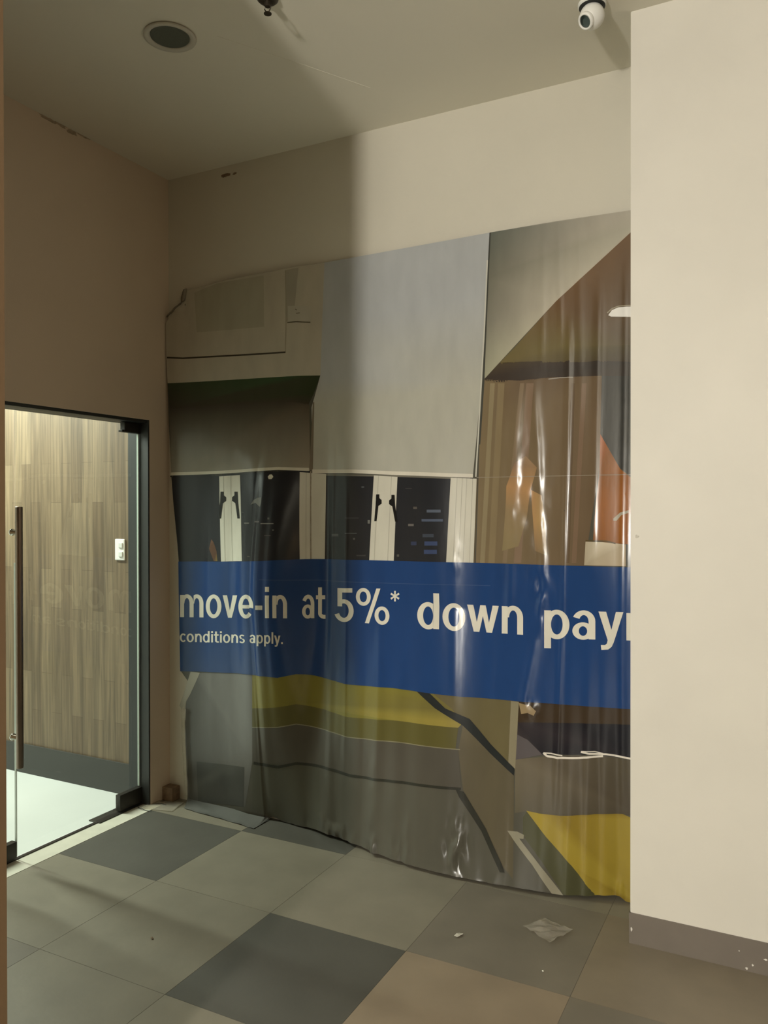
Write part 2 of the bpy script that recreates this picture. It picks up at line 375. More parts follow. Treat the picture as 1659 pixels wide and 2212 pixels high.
# ------------------------------------------------------------------ ceiling fittings
c = on(367, 78, 2, ZC)
dl = tag(empty('recessed_downlight', c), 'unlit round recessed ceiling fitting with white rim and grey green face', 'ceiling light')
bm = bmesh.new(); lathe(bm, [(.082, 0), (.092, 0), (.098, -.004), (.098, -.008), (.090, -.012), (.078, -.008), (.074, -.003), (.074, 0)], 48, Matrix.Translation(c))
keep(mesh_obj('rim', bm, M['rim'], smooth=True), dl)
bm = bmesh.new(); lathe(bm, [(0, -.006), (.060, -.006), (.073, -.004), (.0735, -.0005), (0, -.0005)], 48, Matrix.Translation(c))
keep(mesh_obj('face', bm, M['mesh']), dl)
c = Vector((-1.668, 2.345, ZC))
sp = tag(empty('fire_sprinkler', c), 'dark brass fire sprinkler hanging at the top edge of the ceiling', 'sprinkler')
T4 = Matrix.Translation(c)
bm = bmesh.new(); lathe(bm, [(0, 0), (.036, 0), (.038, -.004), (.032, -.010), (.018, -.014), (0, -.014)], 32, T4)
keep(mesh_obj('escutcheon', bm, M['bronze'], smooth=True), sp)
bm = bmesh.new(); lathe(bm, [(0, -.012), (.013, -.012), (.013, -.026), (.009, -.030), (0, -.030)], 20, T4)
for s in (-1, 1): tube(bm, [c+Vector((s*.010, 0, -.026)), c+Vector((s*.013, 0, -.036)), c+Vector((s*.004, 0, -.050))], .0022, 8)
keep(mesh_obj('frame_arms', bm, M['bronze']), sp)
bm = bmesh.new(); lathe(bm, [(0, -.049), (.004, -.050), (.005, -.053), (.014, -.053), (.014, -.055), (0, -.055)], 16, T4)
keep(mesh_obj('deflector', bm, M['bronze']), sp)

c = on(1279, 6, 2, ZC); c.z = ZC
cc = tag(empty('security_camera', c), 'white dome security camera with dark lens on ceiling beside the column', 'security camera')
bm = bmesh.new(); lathe(bm, [(0, 0), (.046, 0), (.050, -.003), (.050, -.011), (.046, -.015), (0, -.015)], 40, Matrix.Translation(c))
keep(mesh_obj('mounting_base', bm, M['white'], smooth=False), cc)
bc = c+Vector((0, 0, -.048))
bm = bmesh.new(); bmesh.ops.create_uvsphere(bm, u_segments=40, v_segments=24, radius=.044, matrix=Matrix.Translation(bc))
keep(mesh_obj('ball', bm, M['white'], smooth=True), cc)
ld = Vector((-0.40, -0.66, -0.66)).normalized()
q = ld.to_track_quat('Z', 'Y').to_matrix().to_4x4(); L4 = Matrix.Translation(bc) @ q
bm = bmesh.new(); lathe(bm, [(.029, .026), (.0295, .045), (.026, .048), (.0215, .048), (.0215, .043), (.018, .030)], 36, L4)
h = keep(mesh_obj('lens_hood', bm, M['white'], smooth=True), cc)
bm = bmesh.new(); lathe(bm, [(0, .0455), (.010, .0455), (.0205, .0445), (.0212, .041), (0, .041)], 32, L4)
keep(mesh_obj('lens', bm, M['lens']), cc)
bm = bmesh.new()
lathe(bm, [(.046, -.0152), (.0462, -.0165), (.034, -.018), (.034, -.0152)], 32, Matrix.Translation(c))
keep(mesh_obj('gap_ring', bm, M['black']), cc)

# ------------------------------------------------------------------ the banner surface
def Xp(px, y=1250): return on(px, y, 1, 3.33).x
def interp(tab, x):
    if x <= tab[0][0]: return tab[0][1]
    for (a, va), (b, vb) in zip(tab, tab[1:]):
        if x <= b:
            t = (x-a)/(b-a); t = t*t*(3-2*t); return va+(vb-va)*t
    return tab[-1][1]
def sm(a, b, x):
    t = max(0.0, min(1.0, (x-a)/(b-a))); return t*t*(3-2*t)
BOTZ = 0.018
bot_px = [(660, 1783), (715, 1804), (774, 1826), (812, 1844), (851, 1858), (900, 1873), (952, 1886), (1000, 1896), (1050, 1906), (1103, 1915), (1160, 1925), (1217, 1933), (1260, 1935), (1298, 1934), (1339, 1936)]
botl_px = [(405, 1727), (440, 1733), (490, 1745), (535, 1760), (572, 1768), (590, 1762), (615, 1772)]
TB = []
for p in botl_px: q = on(*p, 2, 0.006); TB.append((q.x, max(YB-q.y, .022)))
for p in bot_px: q = on(*p, 2, BOTZ); TB.append((q.x, max(YB-q.y, .022)))
TB = [(-3.08, TB[0][1]*0.8)]+TB+[(-0.54, TB[-1][1])]
TM = [(-3.08, .030), (Xp(405), .035), (Xp(500), .085), (Xp(560), .150), (Xp(582), .178), (Xp(600), .172), (Xp(698), .026), (Xp(715), .040), (Xp(745), .056), (Xp(790), .050), (Xp(900), .055), (Xp(1040), .034), (-.54, .092)]
TT = [(-3.08, .030), (Xp(420, 700), .020), (Xp(600, 700), .022), (Xp(640, 700), .028), (Xp(700), .018), (-0.54, .022)]
# narrow ridges: x(px), y(px) of two ends, sigma, height
RID = [((744, 1080), (748, 1640), .008, .0035), ((735, 1400), (728, 1620), .015, .004), ((822, 1340), (818, 1830), .014, .0050), ((978, 1190), (988, 1500), .016, .0055),
       ((1112, 880), (1098, 1330), .018, .0080), ((1150, 860), (1176, 1290), .013, .0080), ((1176, 1280), (1130, 1540), .018, .0110),
       ((1226, 720), (1205, 1720), .008, .0065), ((1290, 640), (1282, 1200), .011, .0062), ((1349, 600), (1344, 1720), .009, .0052),
       ((1200, 470), (1206, 700), .008, .0030), ((1170, 480), (1165, 760), .010, .0022), ((1067, 1180), (1060, 1560), .014, .0040), ((1090, 860), (1070, 1180), .018, .005),
       ((1246, 480), (1250, 900), .012, .0022), ((1103, 1500), (1104, 1900), .008, .0022), ((1060, 850), (1055, 1200), .010, .0025), ((515, 900), (505, 1700), .03, .006), ((455, 900), (450, 1600), .025, .005),
       ((900, 1775), (893, 1860), .012, .010), ((1008, 1740), (1000, 1880), .014, .011), ((815, 1780), (822, 1850), .012, .008), ((700, 1770), (712, 1800), .02, .008), ((1050, 1850), (1070, 1905), .015, .006),
       ((750, 1790), (765, 1820), .010, .006), ((970, 520), (975, 840), .010, .0012), ((868, 1460), (872, 1500), .01, .001)]
RR = []
for (x0, y0), (x1, y1), s, h in RID:
    a = on(x0, y0, 1, 3.33); b = on(x1, y1, 1, 3.30 if y1 > 1700 else 3.33); RR.append((a.x, a.z, b.x, b.z, s, h))
CR = []                               # crumpled patches
for px, py, rx, rz, h in [(1130, 1080, .10, .26, .004), (1165, 1300, .045, .14, .010), (893, 1835, .05, .09, .020), (1005, 1815, .05, .13, .020), (820, 1815, .04, .09, .016), 
                          (725, 1795, .12, .05, .014), (1075, 1885, .06, .04, .008), (1150, 1530, .05, .04, .008), (385, 655, .06, .06, .012), (1345, 1930, .03, .05, .014), (820, 1700, .03, .2, .003), (978, 1220, .03, .1, .003)]:
    q = on(px, py, 1, 3.32); CR.append((q.x, q.z, rx, rz, h))
def dsp(x, z):
    b, mm, t = interp(TB, x), interp(TM, x), interp(TT, x)
    if z > 1.15:
        k = sm(1.15, 2.35, z); d = mm*(1-k)+t*k
    else:
        k = max(0.0, min(1.0, z/1.15)); k = k**0.8; d = b*(1-k)+mm*k
    d += .0035*math.sin(x*17+z*.6)*(1-sm(1.5, 2.7, z))*sm(-2.2, -1.9, x)
    for x0, z0, x1, z1, s, h in RR:
        if z > z0+.12 or z < z1-.12: continue
        k = (z0-z)/(z0-z1); kk = max(0., min(1., k)); u = (x-(x0+(x1-x0)*kk))/s
        if abs(u) > 3: continue
        e = sm(-.12, .10, (z0-z)) * sm(-.12, .10, (z-z1))
        d += .62*h*math.exp(-u*u*.5)*e*(0.85+0.25*noise.noise((x*3, z*7, 2.0)))
    for x0, z0, rx, rz, h in CR:
        u, v = (x-x0)/rx, (z-z0)/rz; r2 = u*u+v*v
        if r2 < 5: d += h*math.exp(-r2)*noise.noise((x*26, z*13, 5.1))*1.15
    return max(d, .004)
def P3(x, z, off=0.0): return Vector((x, YB-dsp(x, z)-off, z))
def nrm(x, z):
    e = .003
    a = P3(x+e, z)-P3(x-e, z); b = P3(x, z+e)-P3(x, z-e)
    return a.cross(b).normalized()
def hit(px, py):
    y = YB-.05
    for _ in range(14):
        p = on(px, py, 1, y); yn = YB-dsp(p.x, max(p.z, 0)); y = .45*y+.55*yn
    p = on(px, py, 1, y); return (min(p.x, -0.541), max(p.z, .004))

SX, SZ = 0.011, 0.024
def clip(poly, ax, val, keep_less):
    out = []
    for i in range(len(poly)):
        a, b = poly[i], poly[(i+1) % len(poly)]
        ia = (a[ax] <= val) if keep_less else (a[ax] >= val); ib = (b[ax] <= val) if keep_less else (b[ax] >= val)
        if ia: out.append(a)
        if ia != ib:
            t = (val-a[ax])/(b[ax]-a[ax]); out.append(tuple(a[k]+(b[k]-a[k])*t for k in range(len(a))))
    return out
class Sheet:
    def __init__(s): s.v = []; s.n = []; s.f = []; s.c = []
    def tri(s, pts, off):            # pts: (x, z, r, g, b) convex
        xs = [p[0] for p in pts]; i0 = math.floor(min(xs)/SX); i1 = math.floor(max(xs)/SX)
        for i in range(i0, i1+1):
            q = pts
            if i > i0: q = clip(q, 0, i*SX, False)
            if i < i1 and len(q) > 2: q = clip(q, 0, (i+1)*SX, True)
            if len(q) < 3: continue
            zs = [p[1] for p in q]; j0 = math.floor(min(zs)/SZ); j1 = math.floor(max(zs)/SZ)
            for j in range(j0, j1+1):
                w_ = q
                if j > j0: w_ = clip(w_, 1, j*SZ, False)
                if j < j1 and len(w_) > 2: w_ = clip(w_, 1, (j+1)*SZ, True)
                if len(w_) < 3: continue
                ar = sum(w_[k][0]*w_[(k+1) % len(w_)][1]-w_[(k+1) % len(w_)][0]*w_[k][1] for k in range(len(w_)))
                if abs(ar) < 1e-9: continue
                if ar < 0: w_ = w_[::-1]
                b = len(s.v)
                for p in w_:
                    key = (round(p[0], 5), round(p[1], 5))
                    if key not in CACHE: CACHE[key] = (dsp(*key), nrm(*key))
                    d, n = CACHE[key]
                    s.v.append((p[0], YB-d-off, p[1])); s.n.append(n); s.c.append((p[2], p[3], p[4], 1))
                s.f.append(tuple(range(b, len(s.v))))
    def poly(s, pts, cols, off):      # pts (x,z); cols one colour or a colour per point
        if isinstance(cols[0], (int, float)): cols = [cols]*len(pts)
        full = [(p[0], p[1], *c) for p, c in zip(pts, cols)]
        for t in tessellate_polygon([[Vector((p[0], p[1], 0)) for p in pts]]):
            s.tri([full[k] for k in t], off)
    def build(s, name, mt):
        me = bpy.data.meshes.new(name); me.from_pydata(s.v, [], s.f); me.materials.append(mt)
        for p in me.polygons: p.use_smooth = True
        a = me.color_attributes.new('ink', 'FLOAT_COLOR', 'POINT')
        a.data.foreach_set('color', [x for c_ in s.c for x in c_])
        me.normals_split_custom_set_from_vertices(s.n)
        o = bpy.data.objects.new(name, me); col.objects.link(o); return o
CACHE = {}
sheet = Sheet()
LAY = [0]
def art(px, cols, lay):
    sheet.poly([hit(*p) for p in px], cols, lay*0.0005)
def stroke(px, wd, c, lay):           # thick polyline in the print
    for (a, b) in zip(px, px[1:]):
        dx, dy = b[0]-a[0], b[1]-a[1]; L = math.hypot(dx, dy) or 1; nx, ny = -dy/L*wd/2, dx/L*wd/2
        art([(a[0]+nx, a[1]+ny), (b[0]+nx, b[1]+ny), (b[0]-nx, b[1]-ny), (a[0]-nx, a[1]-ny)], c, lay)
# outline of the whole sheet
RX = 1384
outline = [(402, 629), (430, 622), (480, 607), (520, 599), (570, 590), (620, 580), (700, 567.5), (880, 535), (1060, 502), (1200, 478), (RX, 451), (RX, 1225), (RX, 1960), (1352, 1952), (1339, 1934)]
outline += [p for p in reversed(bot_px[:-1])]+[(638, 1781), (615, 1776), (590, 1764), (572, 1770), (535, 1762), (490, 1747), (440, 1735), (405, 1729),
           (404, 1690), (402, 1640), (400, 1600), (399, 1560), (401, 1530), (412, 1490), (405, 1470), (391, 1450), (390, 1400), (388, 1300), (386, 1213), (382, 1160), (375, 1090), (370, 1020), (364, 900), (362, 830), (359, 760), (358, 698), (372, 676), (390, 662), (400, 650), (396, 636)]
BASE = (0.085, 0.080, 0.062)
art(outline, BASE, 0)
AC = (0.44, 0.40, 0.32); AC2 = (0.37, 0.345, 0.265)
ac_top = [(402, 629), (430, 622), (480, 607), (520, 599), (570, 590), (620, 580), (701, 567.5)]
art(ac_top+[(696, 700), (692, 811), (620, 813), (362, 828), (359, 760), (358, 698), (372, 676), (390, 662), (400, 650), (396, 636)], AC, 1)
art([(420, 632), (470, 612), (570, 595), (571, 706), (490, 713), (425, 718)], AC2, 2)
art([(617, 584), (645, 578), (638, 650), (634, 695), (617, 695)], (0.345, .32, .255), 2)
art([(622, 661), (672, 660), (671, 693), (623, 695)], (.43, .40, .33), 3)
stroke([(621, 697), (640, 695), (655, 696), (671, 696.5)], 2.0, (.10, .09, .06), 4)
stroke([(638, 668), (642, 670)], 2, (.2, .18, .13), 4); stroke([(640, 677), (648, 676)], 2, (.2, .18, .13), 4)
stroke([(361, 772.5), (395, 774), (430, 772), (540, 766), (617, 761)], 3.4, (.05, .043, .03), 3)
stroke([(617, 584), (618.5, 680), (617, 762)], 1.6, (.30, .27, .2), 3)
# under the air conditioner, left blind
G0, G1, G2 = (.035, .045, .022), (.05, .042, .03), (.27, .25, .20)
art([(362, 828), (620, 813), (692, 811), (678, 850), (666, 875), (620, 868), (500, 872), (366, 882)], [G0, (.035, .07, .03), G0, G0, G1, G1, G1, G1], 1)
art([(366, 880), (500, 872), (620, 867), (668, 873), (670, 1017), (600, 1013), (480, 1020), (370, 1024)], [G1, G1, G1, (.09, .07, .05), (.30, .26, .2), G2, G2, G2], 1)
# middle blind
B1, B2 = (.40, .41, .415), (.43, .42, .36)
art([(701, 567.5), (880, 535), (1058, 502.5), (1051, 640), (1040, 830), (1022, 1024), (850, 1020), (676, 1017), (673, 880), (692, 811), (696, 700)],
    [B1, B1, B1, B1, B2, B2, B2, B2, B2, B1, B1], 1)
art([(676, 870), (679, 868), (676, 1018), (668, 1014)], (.18, .15, .11), 2)
stroke([(368, 1024), (480, 1020), (600, 1012), (668, 1014)], 6.5, (.62, .58, .48), 3)
stroke([(368, 1029), (480, 1025), (600, 1017), (668, 1018)], 3, (.06, .055, .04), 2)
stroke([(675, 1018), (760, 1018), (850, 1022), (1022, 1028)], 8, (.66, .62, .53), 4)
stroke([(677, 1025), (850, 1028), (1016, 1034)], 4, (.16, .15, .12), 3)
# upper right: wall of the pictured room, sloping soffit
art([(1058, 502.5), (1200, 478), (RX, 451), (RX, 482), (1200, 652), (1047, 818), (1046, 700), (1052, 600)],
    [(.11, .12, .10), (.40, .37, .30), (.46, .42, .35), (.44, .41, .33), (.46, .42, .34), (.36, .35, .25), (.20, .19, .15), (.16, .155, .12)], 1)
stroke([(1059, 503), (1056, 560), (1050, 700), (1044, 840), (1036, 960)], 3.2, (.06, .06, .05), 2)
stroke([(1053, 562), (1047, 700), (1038, 860), (1028, 1030)], 3, (.55, .54, .47), 3)
BR = (.150, .088, .045); OL = (.150, .118, .050); DK = (.050, .038, .030)
art([(RX, 482), (RX, 745), (1210, 748), (1112, 750), (1200, 652)], [BR, (.09, .07, .045), OL, OL, BR], 1)
art([(1112, 750), (1210, 748), (RX, 745), (RX, 782), (1210, 783), (1085, 787), (1080, 783)], [OL, OL, (.08, .065, .04), DK, DK, OL, OL], 1)
art([(1080, 783), (1210, 779), (RX, 780), (RX, 812), (1290, 812), (1200, 815), (1120, 824), (1050, 826), (1047, 818)], [(.08, .06, .035), DK, (.04, .035, .03), (.045, .04, .035), DK, DK, DK, DK, DK], 1)
# brown panelling
P1, P2 = (.20, .15, .085), (.145, .100, .060)
art([(1047, 820), (1120, 822), (1200, 814), (1300, 812), (1297, 1000), (1263, 1222), (1150, 1220), (1028, 1217), (1036, 960)], [P1, P2, P2, P2, P2, P2, P2, P1, P1], 1)
for x0, x1, wd, c in [(1064, 1042, 10, (.26, .21, .125)), (1083, 1062, 14, (.23, .175, .10)), (1128, 1090, 9, (.22, .16, .10)), (1145, 1118, 16, (.22, .15, .10)), (1262, 1240, 10, (.19, .125, .08)), (1238, 1226, 8, (.12, .08, .045))]:
    art([(x0-wd/2, 828), (x0+wd/2, 828), (x1+wd/2, 1216), (x1-wd/2, 1216)], c, 2)
REFL = (.42, .24, .11)  # next two patches: warm reflection on the vinyl, painted into the print
art([(1112, 1000), (1136, 985), (1160, 1010), (1146, 1060), (1138, 1120), (1120, 1180), (1085, 1190), (1092, 1100), (1094, 1050)], [(.25, .16, .1), (.3, .2, .12), (.3, .19, .1), REFL, (.28, .2, .11), (.25, .19, .1), (.24, .19, .1), (.28, .2, .11), REFL], 3)
art([(1147, 1058), (1170, 1070), (1177, 1120), (1182, 1200), (1156, 1190), (1152, 1130)], [REFL, (.36, .24, .11), (.40, .27, .11), (.24, .18, .1), (.24, .16, .09), (.4, .24, .11)], 3)
art([(1300, 812), (RX, 812), (RX, 1042), (1340, 1012), (1297, 938)], (.042, .042, .038), 2)
OR1, OR2 = (.30, .105, .020), (.235, .085, .016)
art([(1297, 938), (1318, 975), (1340, 1013), (RX, 1048), (RX, 1178), (1281, 1169), (1286, 1100), (1295, 1020)], [(.36, .10, .03), OR2, OR1, OR1, OR1, OR2, OR1, OR2], 2)
art([(1265, 1170), (1300, 1171), (1352, 1176), (1352, 1223), (1262, 1221)], [(.44, .38, .28), (.62, .55, .43), (.44, .36, .25), (.44, .35, .24), (.42, .36, .26)], 3)
stroke([(1265, 1168), (1310, 1169), (1330, 1174)], 3, (.10, .07, .03), 4)
art([(1325, 1120), (1340, 1107), (1358, 1102), (1358, 1108), (1342, 1113), (1332, 1125), (1325, 1125)], (.40, .36, .28), 3)
art([(1314, 681), (1322, 670), (1336, 664), (RX, 661), (RX, 685), (1320, 684)], (.80, .78, .74), 3)
stroke([(1312, 676), (1322, 667), (1336, 661.5), (RX, 659)], 2.5, (.32, .28, .2), 3)
# window band
W0 = (.020, .021, .025)
art([(370, 1026), (480, 1022), (600, 1014), (668, 1016), (676, 1022), (850, 1026), (1022, 1032), (1026, 1060), (1020, 1217), (850, 1212), (704, 1208), (600, 1211), (387, 1215), (382, 1160), (375, 1090)], W0, 2)
FR, FR2 = (.60, .575, .49), (.45, .43, .36)
def frame(q, grooves):
    art(q, FR, 4)
    (a, b, c_, d) = q
    for t in grooves:
        p0 = (a[0]+(b[0]-a[0])*t, a[1]+(b[1]-a[1])*t); p1 = (d[0]+(c_[0]-d[0])*t, d[1]+(c_[1]-d[1])*t)
        stroke([p0, p1], 1.4, FR2, 5)
frame([(474, 1029), (519, 1026), (523, 1212), (478, 1213)], (.2, .55))
frame([(648, 1020), (705, 1024), (702, 1208), (648, 1208)], (.25, .44))
frame([(808, 1027), (859, 1030), (851, 1212), (798, 1210)], (.2, .75))
frame([(974, 1032), (1030, 1034), (1023, 1217), (964, 1215)], (.25, .45, .62, .85))
stroke([(672, 1018), (672, 1208)], 3, (.30, .25, .19), 5)
stroke([(1031, 1034), (1025, 1216)], 2, (.12, .09, .05), 5)
HB = (.010, .010, .010)
def handle(px, py, s, lean):
    art([(px-4*s, py), (px+3*s, py), (px+3*s, py+8), (px+8*s, py+12), (px+8*s, py+20), (px+1*s, py+25), (px-2*s+lean, py+58), (px-7*s+lean, py+58), (px-5*s, py+22)], HB, 6)
handle(481, 1062, 1, -1); handle(510, 1062, -1, 1.5); handle(817, 1068, 1, -1); handle(849, 1069, -1, 3)
# lights of the city in the pictured panes
for x, y, w_, h_, c in [(931, 1174, 28, 9, (.045, .065, .14)), (930, 1192, 28, 9, (.045, .065, .14)), (894, 1174, 12, 8, (.035, .045, .09)), (937, 1104, 30, 6, (.10, .12, .16)), (934, 1124, 46, 5, (.08, .10, .15)), (925, 1157, 24, 7, (.05, .06, .08)),
                        (888, 1134, 12, 5, (.14, .13, .12)), (897, 1097, 8, 5, (.10, .09, .08)), (797, 1127, 5, 8, (.16, .16, .15)), (724, 1156, 14, 5, (.09, .095, .10)), (765, 1164, 4, 4, (.11, .11, .11)), (758, 1152, 26, 1.6, (.10, .11, .12)), (760, 1119, 30, 1.3, (.06, .065, .07)),
                        (577, 1131, 28, 2, (.22, .21, .19)), (533, 1130, 10, 2, (.18, .17, .15)), (555, 1127, 10, 3, (.10, .09, .09)), (580, 1120, 4, 4, (.12, .12, .11)), (578, 1157, 14, 1.6, (.10, .09, .09)), (590, 1145, 4, 3, (.12, .12, .11)), (537, 1202, 5, 2, (.1, .09, .08)), (883, 1055, 14, 1.5, (.06, .06, .06)), (784, 1052, 6, 3, (.10, .11, .12)), (780, 1200, 20, 3, (.05, .05, .05)), (860, 1200, 5, 5, (.09, .09, .08))]:
    art([(x-w_/2, y-h_/2), (x+w_/2, y-h_/2), (x+w_/2, y+h_/2), (x-w_/2, y+h_/2)], c, 3)
art([(542, 1090), (548, 1080), (557, 1075), (565, 1074), (564, 1087), (562, 1095), (552, 1086)], (.14, .135, .12), 3)
art([(579, 1030), (583, 1025), (588, 1025), (591, 1030), (587, 1035), (581, 1035)], (.62, .60, .50), 5)
art([(452, 1185), (457, 1165), (462, 1172), (468, 1190), (470, 1212), (462, 1212)], [(.1, .05, .03), (.16, .08, .05), (.1, .05, .03), (.1, .05, .03), (.2, .15, .05), (.1, .05, .03)], 3)
# blue stripe
BL = (.0120, .048, .165)
art([(386, 1213), (500, 1213), (600, 1210), (660, 1207.5), (705, 1207.5), (800, 1210), (1000, 1215), (1200, 1221), (RX, 1225.5), (RX, 1533), (1250, 1524), (1150, 1517), (1000, 1505), (850, 1486), (750, 1478), (725, 1471), (700, 1464), (670, 1457), (640, 1456), (620, 1460), (600, 1464), (570, 1461), (540, 1457), (390, 1450)], BL, 6)
# below the stripe
GA, GB_ = (0.158, 0.152, 0.142), (0.096, 0.092, 0.083)
art([(409, 1451), (432, 1453), (545, 1458), (545, 1645), (530, 1742), (405, 1727), (402, 1640), (400, 1600), (399, 1560), (401, 1530)], [(0.106, 0.102, 0.096), GA, GA, GA, GB_, GB_, GB_, GB_, GB_, GB_], 1)
art([(425, 1645), (528, 1657), (526, 1743), (428, 1732)], (0.066, 0.066, 0.059), 2)
art([(545, 1640), (545, 1748), (590, 1764), (638, 1782), (690, 1795), (690, 1655), (600, 1648)], (0.079, 0.076, 0.056), 1)
art([(412, 1451), (432, 1453), (411, 1500), (393, 1532), (388, 1524), (400, 1490)], (0.370, 0.350, 0.290), 3)
YE, YE2 = (0.195, 0.169, 0.032), (0.103, 0.090, 0.027)
art([(545, 1456), (570, 1460), (600, 1463), (640, 1455), (700, 1463), (750, 1477), (850, 1484), (930, 1494), (975, 1530), (1000, 1561), (990, 1572), (860, 1557), (750, 1549), (690, 1530), (640, 1521), (600, 1528), (545, 1530)], [YE]*7+[(0.172, 0.145, 0.040), (0.158, 0.132, 0.040)]+[(0.290, 0.231, 0.053)]*2+[YE]*6, 2)
art([(545, 1530), (600, 1528), (640, 1521), (690, 1530), (750, 1549), (860, 1557), (990, 1572), (984, 1618), (860, 1603), (750, 1592), (690, 1574), (640, 1563), (600, 1572), (545, 1572)], YE2, 2)
SF = (0.081, 0.073, 0.058)
art([(545, 1572), (600, 1572), (640, 1563), (690, 1574), (750, 1592), (860, 1603), (990, 1619), (996, 1702), (870, 1690), (750, 1674), (690, 1655), (600, 1650), (545, 1646)], SF, 2)
stroke([(545, 1571), (600, 1571), (640, 1564), (690, 1573), (750, 1592), (860, 1603), (994, 1619)], 2, (0.224, 0.205, 0.132), 3)
stroke([(548, 1648), (600, 1657), (640, 1649), (690, 1655), (755, 1675), (870, 1690), (996, 1704)], 6, (0.030, 0.030, 0.023), 3)
art([(930, 1496), (1000, 1505), (1110, 1514), (1110, 1672), (1060, 1625), (1000, 1566)], (0.132, 0.109, 0.053), 1)
art([(1000, 1566), (1060, 1625), (1110, 1672), (1108, 1900), (1085, 1870), (1040, 1780), (1000, 1705), (990, 1620)], [(0.132, 0.109, 0.066)]+[(0.106, 0.089, 0.056)]*7, 1)
art([(898, 1491), (925, 1494), (962, 1530), (1015, 1553), (1060, 1607), (1112, 1660), (1110, 1675), (1058, 1626), (1000, 1567), (975, 1552), (940, 1530)], (0.020, 0.023, 0.023), 4)
art([(984, 1704), (1002, 1710), (1050, 1790), (1084, 1866), (1090, 1885), (1080, 1884), (1040, 1795), (992, 1722)], (0.030, 0.030, 0.023), 4)
art([(1104, 1514), (1121, 1516), (1113, 1662), (1098, 1650)], (0.238, 0.208, 0.135), 3)
NV = (0.011, 0.011, 0.016)
art([(1118, 1515), (1250, 1524), (RX, 1533), (RX, 1566), (1250, 1562), (1118, 1560)], (0.046, 0.030, 0.017), 2)
art([(1118, 1560), (1250, 1562), (RX, 1566), (RX, 1643), (1290, 1630), (1175, 1630), (1113, 1641)], [(0.033, 0.026, 0.030), NV, NV, NV, NV, NV, (0.079, 0.069, 0.066)], 2)
art([(1121, 1518), (1146, 1524), (1158, 1536), (1153, 1546), (1140, 1540), (1126, 1542)], (0.297, 0.218, 0.119), 4)
art([(1115, 1585), (1140, 1598), (1172, 1630), (1113, 1641)], (0.099, 0.086, 0.089), 3)
art([(1113, 1640), (1180, 1634), (1290, 1632), (RX, 1645), (RX, 1762), (1210, 1764), (1138, 1752), (1112, 1756)], [(0.158, 0.132, 0.092), (0.106, 0.086, 0.059), (0.086, 0.069, 0.046), (0.079, 0.066, 0.043), (0.066, 0.053, 0.036), (0.079, 0.066, 0.046), (0.106, 0.092, 0.066), (0.112, 0.099, 0.066)], 2)
WH = (0.702, 0.648, 0.576)
stroke([(1174, 1626), (1182, 1633), (1205, 1637), (1250, 1637), (1303, 1633)], 4.5, WH, 5)
stroke([(1174, 1626), (1190, 1627), (1215, 1632)], 2.5, WH, 5)
stroke([(1255, 1624), (1272, 1628), (1310, 1629), (1340, 1634), (RX, 1643)], 4.0, WH, 5)
stroke([(1256, 1623), (1285, 1623), (1305, 1628)], 2.0, WH, 5)
YL, YD = (0.330, 0.247, 0.036), (0.238, 0.165, 0.023)
art([(1137, 1751), (1165, 1757), (1210, 1762), (1280, 1759), (1345, 1758), (RX, 1775), (RX, 1962), (1352, 1953), (1339, 1936), (1298, 1934), (1285, 1933), (1235, 1870), (1180, 1808)], [YL, YL, YD, YD, YD, YL, YL, YD, YD, YL, YL, YL, YL], 3)
art([(1130, 1765), (1138, 1753), (1180, 1808), (1235, 1870), (1288, 1934), (1217, 1933), (1170, 1860), (1130, 1805)], (0.069, 0.069, 0.033), 3)
art([(1096, 1794), (1118, 1796), (1132, 1803), (1131, 1812), (1122, 1811), (1180, 1886), (1217, 1934), (1192, 1930), (1150, 1868), (1108, 1812)], (0.264, 0.244, 0.178), 4)
stroke([(1030, 1031.5), (1155, 1029), (1260, 1027), (RX, 1025)], 1.3, (.30, .26, .20), 7)
stroke([(560, 1252), (720, 1255), (850, 1260), (1060, 1265)], 1.2, (.045, .085, .20), 7)
stroke([(1185, 819), (1210, 816), (1238, 815)], 2, (.34, .31, .27), 4)
banner = tag(empty('vinyl_banner', (-1.8, 3.33, 0)), 'large glossy printed banner with blue stripe hung across the back wall', 'banner')
so = sheet.build('printed_sheet', M['vinyl']); keep(so, banner)
# lettering
INK = (.70, .665, .575)
def rect(a, b, c, d): return [[(a, b), (c, b), (c, d), (a, d)]]
def arc(cx, cy, rx, ry, t0, t1, sw=.238, sh=.17, lo=None, hi=None):
    n = max(4, int(abs(t1-t0)/9)); out = []
    for k in range(n):
        q = []
        for t, i_ in ((k, 0), (k+1, 0), (k+1, 1), (k, 1)):
            a = R(t0+(t1-t0)*t/n); q.append((cx+(rx-sw*i_)*math.cos(a), cy+(ry-sh*i_)*math.sin(a)))
        if lo is not None: q = clip(q, 0, lo, False)
        if hi is not None and len(q) > 2: q = clip(q, 0, hi, True)
        if len(q) > 2: out.append(q)
    return out
S_ = .238
star = []
for k in range(12):
    a = R(90+k*30); r_ = .21 if k % 2 == 0 else .062
    if k % 2 == 0:
        for da in (-11, 11): star.append((.21+r_*math.cos(a+R(da)), 1.17+r_*math.sin(a+R(da))))
    else: star.append((.21+r_*math.cos(a), 1.17+r_*math.sin(a)))
